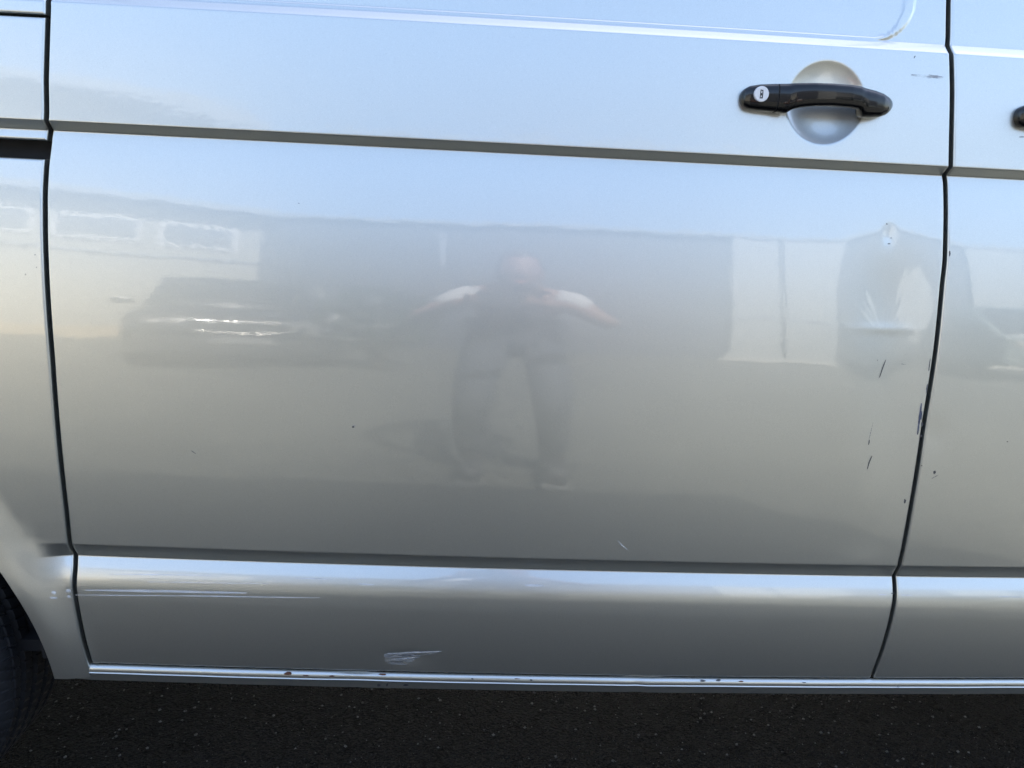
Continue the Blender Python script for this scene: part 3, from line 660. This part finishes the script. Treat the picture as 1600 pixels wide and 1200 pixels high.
ylof('cabin', [(-1.0, [(-.80, 1.06), (-.79, 1.08), (.79, 1.08), (.80, 1.06)]), (-1.75, [(-.80, 1.06), (-.68, 1.72), (.68, 1.72), (.80, 1.06)]), (-2.2, [(-.80, 1.06), (-.66, 1.82), (.66, 1.82), (.80, 1.06)]), (-4.1, [(-.80, 1.06), (-.66, 1.78), (.66, 1.78), (.80, 1.06)]), (-4.45, [(-.78, 1.0), (-.7, 1.1), (.7, 1.1), (.78, 1.0)])], CARP, CAR)
pymesh('windscreen', [(-.70, -1.03, 1.10), (.70, -1.03, 1.10), (.62, -1.72, 1.72), (-.62, -1.72, 1.72)], [(0, 1, 2, 3)], GLASS, CAR)
bm = bmesh.new(); box(bm, -.42, .42, .03, .075, .62, .78, .02); gr = bm_obj('grille', bm, RUBBER, CAR)
bm = bmesh.new(); pts = [(-.44, .08, .70), (-.34, .085, .79), (0, .09, .80), (.34, .085, .79), (.44, .08, .70), (.34, .085, .62), (0, .09, .60), (-.34, .085, .62), (-.44, .08, .70)]; tube(bm, pts, .007); bm_obj('chrome_trim', bm, CHROME, gr)
for s in (-1, 1):
    pymesh('headlight', [(s * .50, .075, .74), (s * .84, -.10, .84), (s * .86, -.12, .92), (s * .62, .03, .86)], [(0, 1, 2, 3)], LAMPG, CAR)
    bm = bmesh.new(); box(bm, min(s * .92, s * 1.12), max(s * .92, s * 1.12), -1.4, -1.28, 1.06, 1.20, .03); bm_obj('door_mirror', bm, CARP, CAR)
    for y in (-.85, -3.55):
        bm = bmesh.new(); r = bmesh.ops.create_cone(bm, cap_ends=True, segments=32, radius1=.34, radius2=.34, depth=.22)
        bmesh.ops.rotate(bm, verts=bm.verts, matrix=Matrix.Rotation(math.pi / 2, 3, 'Y')); bmesh.ops.translate(bm, verts=bm.verts, vec=(s * .83, y, .34)); bm_obj('wheel', bm, RUBBER, CAR)
boxobj('bumper', -.80, .80, -.1, .085, .25, .48, RUBBER, CAR, .03)
boxobj('number_plate', -.26, .26, .087, .10, .42, .53, simple('plate_white', (.16, .16, .155), .5), CAR)

# dark van at the right, partly mirrored in the front door
DV = thing('parked_van', 'grey green van parked beyond the hall doors, mirrored in the front door', 'van', (5.9, -6.4, 0))
DVM = simple('grey_green_paint', (.10, .12, .11), .4, var=.1, coat=1, coatr=.03)
bm = bmesh.new(); box(bm, 0, 1.95, -4.6, 0, .35, 1.15, .08); bm_obj('body', bm, DVM, DV)
ylof('cabin', [(-.25, [(.05, 1.1), (.08, 1.14), (1.87, 1.14), (1.9, 1.1)]), (-1.0, [(.05, 1.1), (.2, 2.0), (1.75, 2.0), (1.9, 1.1)]), (-4.5, [(.05, 1.1), (.2, 2.0), (1.75, 2.0), (1.9, 1.1)])], DVM, DV)
pymesh('windscreen', [(.2, -.30, 1.20), (1.75, -.30, 1.20), (1.65, -.93, 1.93), (.3, -.93, 1.93)], [(0, 1, 2, 3)], GLASS, DV)
boxobj('number_plate', .72, 1.24, .002, .02, .62, .75, simple('plate_pale', (.4, .4, .38), .5), DV)
for s in (.15, 1.45): boxobj('headlight', s, s + .35, .003, .03, .85, 1.02, CHROME, DV, .01)
for x in (.13, 1.82):
    for y in (-.8, -3.8):
        bm = bmesh.new(); bmesh.ops.create_cone(bm, cap_ends=True, segments=32, radius1=.34, radius2=.34, depth=.22)
        bmesh.ops.rotate(bm, verts=bm.verts, matrix=Matrix.Rotation(math.pi / 2, 3, 'Y')); bmesh.ops.translate(bm, verts=bm.verts, vec=(x, y, .34)); bm_obj('wheel', bm, RUBBER, DV)

# shrub with pale leaves between the car and the photographer
LEAFD = simple('dark_leaf', (.04, .07, .03), .55, var=.4); LEAFP = simple('pale_blossom', (.5, .5, .48), .6, var=.1)
SH = thing('shrub', 'dark shrub with pale blossoms beside the dark car, mirrored in the door', 'shrub', (-1.0, -5.2, 0))
bm = bmesh.new()
for k in range(9):
    a = k * .7; tube(bm, [(0, 0, 0), (.12 * math.cos(a), .12 * math.sin(a), .4), (.4 * math.cos(a), .3 * math.sin(a), .9)], [.02, .015, .006], 5)
bm_obj('stem', bm, simple('bark', (.08, .06, .04), .9), SH)
CL = [Vector((random.uniform(-.6, .5), random.uniform(.1, .5), random.uniform(.55, 1.45))) for _ in range(11)]
for nm, cnt, m, sz in (('foliage', 1500, LEAFD, .05), ('blossom', 260, LEAFP, .05)):
    V = []; Fc = []
    for i in range(cnt):
        u = Vector((random.gauss(0, 1), random.gauss(0, 1), random.gauss(0, 1))).normalized() * (random.random() ** .33)
        c = Vector((u.x * .60, u.y * .5, .95 + u.z * .66)); a = Vector((random.gauss(0, 1), random.gauss(0, 1), random.gauss(0, 1))).normalized(); b = a.orthogonal().normalized()
        if nm == 'blossom': h = CL[i % len(CL)]; c = h + u * .10
        o = len(V); V += [c - a * sz, c + b * sz * .4, c + a * sz, c - b * sz * .4]; Fc.append((o, o + 1, o + 2, o + 3))
    pymesh(nm, V, Fc, m, SH)

# ------------------------------------------------------------------ photographer, mirrored in the door
SKIN = simple('skin', (.18, .095, .07), .6, var=.08); SHIRTD = simple('dark_shirt', (.035, .037, .045), .85, var=.2); SLEEVE = simple('pale_sleeve', (.40, .40, .40), .85, var=.05)
JEANS = simple('blue_jeans', (.045, .052, .068), .85, var=.3, scale=40); HAIRM = simple('brown_hair', (.05, .035, .025), .6, var=.3, scale=60)
SHOE = simple('dark_shoe', (.03, .03, .035), .6); SOLE = simple('white_sole', (.2, .2, .19), .6)
PER = thing('person', 'person in dark top with pale sleeves, half crouching with a phone, mirrored in the door', 'person', (.12, -1.68, 0))
OX, OY = .12, -1.68
def skin_mesh(name, verts, edges, radii, root, m, parent, sub=2):
    me = bpy.data.meshes.new(name); me.from_pydata([(x - OX, y - OY, z) for x, y, z in verts], edges, []); me.update()
    o = link(name, me, m, parent)
    o.modifiers.new('skin', 'SKIN'); 
    if not me.skin_vertices: 
        bm_ = bmesh.new(); bm_.from_mesh(me); bm_.verts.layers.skin.verify(); bm_.to_mesh(me); bm_.free()
    for i, r in enumerate(radii):
        sv = me.skin_vertices[0].data[i]; sv.radius = (r, r) if not isinstance(r, tuple) else r; sv.use_root = (i == root)
    o.modifiers['skin'].use_smooth_shade = True
    s = o.modifiers.new('sub', 'SUBSURF'); s.levels = sub; s.render_levels = sub
    return o
bv = [(.12, -1.75, .80), (.12, -1.70, .93), (.12, -1.60, 1.00), (.12, -1.52, 1.05), (.12, -1.45, 1.08), (.12, -1.38, 1.11), (.12, -1.33, 1.17),
      (.21, -1.72, .78), (.26, -1.42, .50), (.29, -1.62, .10), (.29, -1.50, .05), (.03, -1.72, .78), (-.03, -1.42, .50), (-.03, -1.62, .10), (-.03, -1.50, .05),
      (.30, -1.50, 1.05), (.45, -1.40, .88), (.24, -1.16, .985), (.165, -1.08, .985), (-.06, -1.50, 1.05), (-.24, -1.40, .88), (-.09, -1.15, .96), (-.055, -1.075, .965)]
be = [(0, 1), (1, 2), (2, 3), (3, 4), (4, 5), (5, 6), (0, 7), (7, 8), (8, 9), (9, 10), (0, 11), (11, 12), (12, 13), (13, 14), (3, 15), (15, 16), (16, 17), (17, 18), (3, 19), (19, 20), (20, 21), (21, 22)]
bv = [(x, y, z + .06 * min(1, max(0, (z - .5) / .25))) for x, y, z in bv]
br = [.13, .13, .15, .14, .06, .075, .085, .085, .065, .045, .04, .085, .065, .045, .04, .058, .043, .03, .03, .058, .043, .03, .03]
skin_mesh('body', bv, be, br, 0, SKIN, PER)
def cloth(name, idx, edges, grow, m):
    mp = {i: k for k, i in enumerate(idx)}
    skin_mesh(name, [bv[i] for i in idx], [(mp[a], mp[b]) for a, b in edges], [br[i] + grow for i in idx], 0, m, PER)
cloth('trousers', [0, 7, 8, 9, 11, 12, 13], [(0, 7), (7, 8), (8, 9), (0, 11), (11, 12), (12, 13)], .018, JEANS)
cloth('shirt', [0, 1, 2, 3, 4], [(0, 1), (1, 2), (2, 3), (3, 4)], .016, SHIRTD)
for s in (15, 19):
    a = Vector(bv[3]); b = Vector(bv[s]); c = Vector(bv[s + 1])
    skin_mesh('sleeve', [tuple(a.lerp(b, .55)), tuple(b), tuple(b.lerp(c, .55))], [(0, 1), (1, 2)], [.07, .078, .066], 0, SLEEVE, PER)
# head: face forms
bm = bmesh.new(); bmesh.ops.create_uvsphere(bm, u_segments=32, v_segments=24, radius=1)
for v in bm.verts:
    x, y, z = v.co; jaw = 1 - .25 * max(0, -z); nose = .16 * math.exp(-((x / .16) ** 2 + ((z + .12) / .22) ** 2)) * (y > 0)
    eye = -.07 * (math.exp(-(((abs(x) - .36) / .15) ** 2 + ((z - .08) / .12) ** 2))) * (y > 0); v.co = Vector((x * .076 * jaw, (y * jaw + nose + eye) * .095, z * .118))
bmesh.ops.translate(bm, verts=bm.verts, vec=(.12 - OX, -1.335 - OY, 1.230)); hd = bm_obj('head', bm, SKIN, PER, True)
bm = bmesh.new(); bmesh.ops.create_uvsphere(bm, u_segments=32, v_segments=24, radius=1)
bmesh.ops.delete(bm, geom=[v for v in bm.verts if v.co.z < .15 and v.co.y > -.1 or v.co.z < -.35 or (v.co.y > .55 and v.co.z < .55)], context='VERTS')
for v in bm.verts: v.co = Vector((v.co.x * .083, v.co.y * .102, v.co.z * .125))
bmesh.ops.translate(bm, verts=bm.verts, vec=(.12 - OX, -1.345 - OY, 1.237)); bm_obj('hair', bm, HAIRM, hd, True)
for s in (-1, 1):
    bm = bmesh.new(); bmesh.ops.create_uvsphere(bm, u_segments=10, v_segments=8, radius=.018)
    for v in bm.verts: v.co.x *= .4; v.co.z *= 1.5
    bmesh.ops.translate(bm, verts=bm.verts, vec=(.12 - OX + s * .074, -1.34 - OY, 1.225)); bm_obj('ear', bm, SKIN, hd, True)
    bm = bmesh.new(); bmesh.ops.create_uvsphere(bm, u_segments=10, v_segments=8, radius=.011); bmesh.ops.translate(bm, verts=bm.verts, vec=(.12 - OX + s * .028, -1.262 - OY, 1.240)); bm_obj('eye', bm, SHOE, hd, True)
bm = bmesh.new(); box(bm, .12 - OX - .022, .12 - OX + .022, -1.258 - OY, -1.248 - OY, 1.173, 1.181, .002); bm_obj('mouth', bm, simple('lip', (.35, .12, .1), .5), hd)
for x in (.29, -.03):
    bm = bmesh.new(); box(bm, x - OX - .05, x - OX + .05, -1.70 - OY, -1.40 - OY, .022, .11, .03); bm_obj('shoe', bm, SHOE, PER, True)
    bm = bmesh.new(); box(bm, x - OX - .054, x - OX + .054, -1.705 - OY, -1.395 - OY, .0, .024, .006); bm_obj('sole', bm, SOLE, PER)
# hands: palm behind the phone's ends, fingers over its edges
U, Rt, Bk = Vector(ROT[:, 1]), Vector(ROT[:, 0]), Vector(ROT[:, 2])     # camera up, right, back
PH0 = Vector(CAM) + Bk * .012 + Rt * .052 - U * .022                       # phone centre
for s in (-1, 1):
    c = PH0 + Rt * s * .082 + Bk * .016 - U * .012
    vs = [Vector(bv[18 if s > 0 else 22]), c - U * .012, c + U * .012]; es = [(0, 1), (1, 2)]; rs = [.026, .024, .020]
    base = c + U * .01
    for k in range(4):
        o0 = c + U * (.026 - .012 * k); i0 = len(vs); L = (.9, 1, .95, .78)[k]
        vs += [o0 + Rt * s * .012, o0 + Rt * s * .010 - Bk * .018 * L, o0 - Rt * s * .006 - Bk * .024 * L, o0 - Rt * s * .018 * L - Bk * .022]
        es += [(1 if k > 1 else 2, i0), (i0, i0 + 1), (i0 + 1, i0 + 2), (i0 + 2, i0 + 3)]; rs += [.010, .0085, .008, .007]
    i0 = len(vs); vs += [c - U * .024 - Rt * s * .012, c - U * .028 - Rt * s * .034, c - U * .022 - Rt * s * .050]; es += [(1, i0), (i0, i0 + 1), (i0 + 1, i0 + 2)]; rs += [.012, .010, .008]
    skin_mesh('hand', [tuple(v) for v in vs], es, rs, 1, SKIN, PER)
# phone: top-level, held by the person; the camera looks out beside its lens
PHM = simple('phone_back', (.04, .04, .045), .25, var=.05)
ph = thing('smartphone', 'dark smartphone held sideways in both hands by the photographer, mirrored in the door', 'phone', (0, 0, 0)); ph.matrix_world = Matrix([[*ROT[i], PH0[i]] for i in range(3)] + [[0, 0, 0, 1]])
bm = bmesh.new(); box(bm, -.073, .073, -.0355, .0355, -.002, .006, .003); bm_obj('case', bm, PHM, ph)
bm = bmesh.new()
for dx, dy in ((-.052, .014), (-.052, .0), (-.032, .007)):
    r = bmesh.ops.create_cone(bm, cap_ends=True, segments=24, radius1=.007, radius2=.007, depth=.003)
    bmesh.ops.translate(bm, verts=r['verts'], vec=(dx, dy, -.0038))
bm_obj('camera_lens', bm, CHROME, ph)
